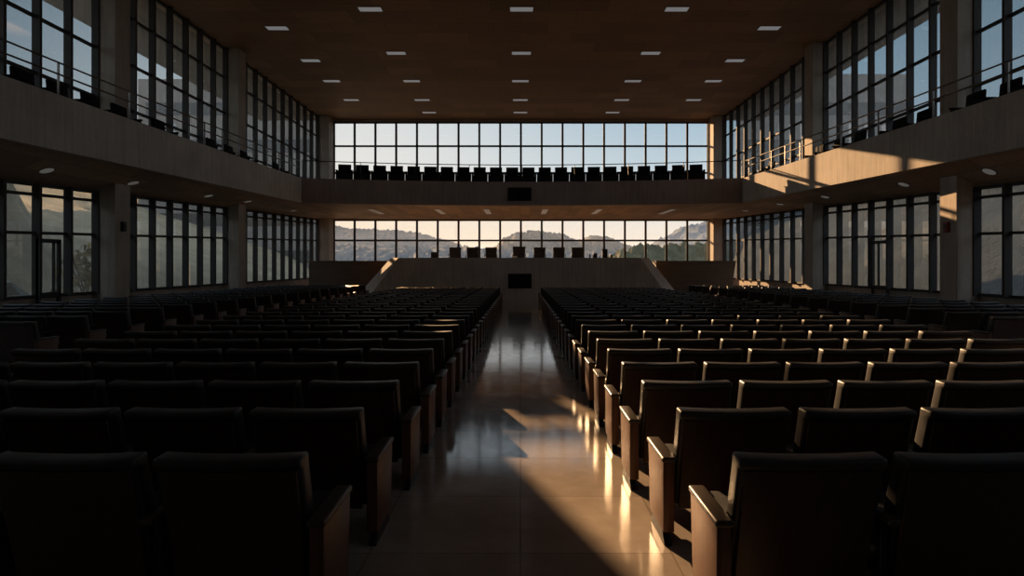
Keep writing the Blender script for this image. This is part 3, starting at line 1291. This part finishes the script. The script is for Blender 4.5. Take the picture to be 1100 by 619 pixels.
def bush(name, x, y, z, rx, rz, mat, label, n=420):
    r = empty(name, (x, y, z), 0, label, 'bush')
    mb = MB()
    rnd = random.Random(int(x * 10))
    for _ in range(n):
        a, b = rnd.random() * 2 * PI, math.acos(1 - rnd.random())
        q = .55 + .45 * rnd.random()
        c = Vector((math.cos(a) * math.sin(b) * rx * q, math.sin(a) * math.sin(b) * rx * q, .25 + math.cos(b) * rz * q))
        s = .16 + .12 * rnd.random()
        u = Vector((rnd.uniform(-1, 1), rnd.uniform(-1, 1), rnd.uniform(-.6, 1))).normalized()
        w = u.cross(Vector((rnd.uniform(-1, 1), rnd.uniform(-1, 1), rnd.uniform(-1, 1)))).normalized()
        mb.add([c - u * s, c + w * s * .4, c + u * s, c - w * s * .4], [(0, 1, 2, 3)])
    mb.obj('foliage', mat, r, smooth=False)
    mb = MB()
    for k in range(7):
        a = k * .9
        mb.tube([(0, 0, -.1), (math.cos(a) * rx * .3, math.sin(a) * rx * .3, rz * .5), (math.cos(a) * rx * .55, math.sin(a) * rx * .55, rz * .85)], .025, 5)
    mb.obj('stem', M['bark'], r)


bush('bush', -17.3, 24.4, -.2, 1.5, 2.8, M['bush'], 'golden leafed bush outside the shady side window beside the column')

r = empty('parked_car', (-18.2, 19.7, -.18), .0, 'pale blue car parked outside beyond the shady side windows', 'car')
mb = MB()
mb.prism_x([(-2.1, .35), (-2.15, .75), (-1.3, .95), (-.7, 1.42), (.9, 1.46), (1.7, 1.0), (2.1, .9), (2.15, .4)], -.85, .85, .06, 2)
mb.obj('body', M['car'], r)
for s in (-1, 1):
    mb = MB()
    mb.hexa([(s * .83, -.95, .95), (s * .862, -.95, .95), (s * .862, 1.3, .97), (s * .83, 1.3, .97),
             (s * .83, -.6, 1.34), (s * .862, -.6, 1.34), (s * .862, .85, 1.37), (s * .83, .85, 1.37)])
    mb.obj('side_window', M['car_glass'], r, smooth=False)
    for yy in (-1.35, 1.35):
        mb = MB()
        mb.tube([(s * .70, yy, .33), (s * .88, yy, .33)], .33, 20)
        mb.obj('wheel', M['tyre'], r)

# ------------------------------------------------------------------ sky and sun
sun = bpy.data.lights.new('sun', 'SUN')
sun.energy = 10.0
sun.angle = math.radians(.3)
sun.color = (1.0, .59, .285)
so = bpy.data.objects.new('sun', sun)
d = Vector((-.350, 1.0, .281)).normalized()
so.rotation_euler = d.to_track_quat('Z', 'Y').to_euler()
so.location = (-60, 80, 40)
COL.objects.link(so)

w = bpy.data.worlds.new('sky')
S.world = w
w.use_nodes = True
t = w.node_tree
bg = t.nodes['Background']
geo = t.nodes.new('ShaderNodeTexCoord')
sep = t.nodes.new('ShaderNodeSeparateXYZ')
t.links.new(geo.outputs['Generated'], sep.inputs[0])


def wmap(sock, a, b, c=0.0, d=1.0):
    m = t.nodes.new('ShaderNodeMapRange')
    m.interpolation_type = 'SMOOTHSTEP'
    for i, v in ((1, a), (2, b), (3, c), (4, d)):
        m.inputs[i].default_value = v
    t.links.new(sock, m.inputs[0])
    return m.outputs[0]


def wramp(sock, stops):
    r = t.nodes.new('ShaderNodeValToRGB')
    while len(r.color_ramp.elements) < len(stops):
        r.color_ramp.elements.new(.5)
    for e, (p, c) in zip(r.color_ramp.elements, stops):
        e.position = p
        e.color = (*c, 1)
    t.links.new(sock, r.inputs[0])
    return r.outputs[0]


def wmix(f, a, b, mode='MIX'):
    m = t.nodes.new('ShaderNodeMix')
    m.data_type = 'RGBA'
    m.blend_type = mode
    for i, v in ((0, f), (6, a), (7, b)):
        if isinstance(v, (int, float)):
            m.inputs[i].default_value = v
        else:
            t.links.new(v, m.inputs[i])
    return m.outputs[2]


z = sep.outputs['Z']
warm = wramp(z, [(0.0, (.86, .66, .47)), (.07, (.82, .69, .54)), (.16, (.72, .70, .66)), (.26, (.60, .63, .64)), (.5, (.20, .30, .38)), (1.0, (.06, .11, .17))])
blue = wramp(z, [(0.0, (.80, .68, .55)), (.06, (.76, .70, .62)), (.13, (.52, .60, .64)), (.25, (.30, .44, .54)), (.5, (.10, .21, .31)), (1.0, (.05, .10, .17))])
col = wmix(wmap(sep.outputs['X'], -.30, .30), warm, blue)
side = wramp(z, [(0.0, (.36, .36, .36)), (.12, (.24, .30, .34)), (.35, (.12, .19, .25)), (1.0, (.05, .09, .14))])
fill_sky = wramp(z, [(0.0, (1.05, 1.07, 1.10)), (.3, (.98, 1.08, 1.18)), (1.0, (.4, .55, .75))])  # sky outside the view, brightened to add fill light in the hall
side = wmix(wmap(sep.outputs['Y'], .30, .62), fill_sky, side)
fy = wmap(sep.outputs['Y'], .66, .95)
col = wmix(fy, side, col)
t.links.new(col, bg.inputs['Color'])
bg.inputs['Strength'].default_value = 1.0
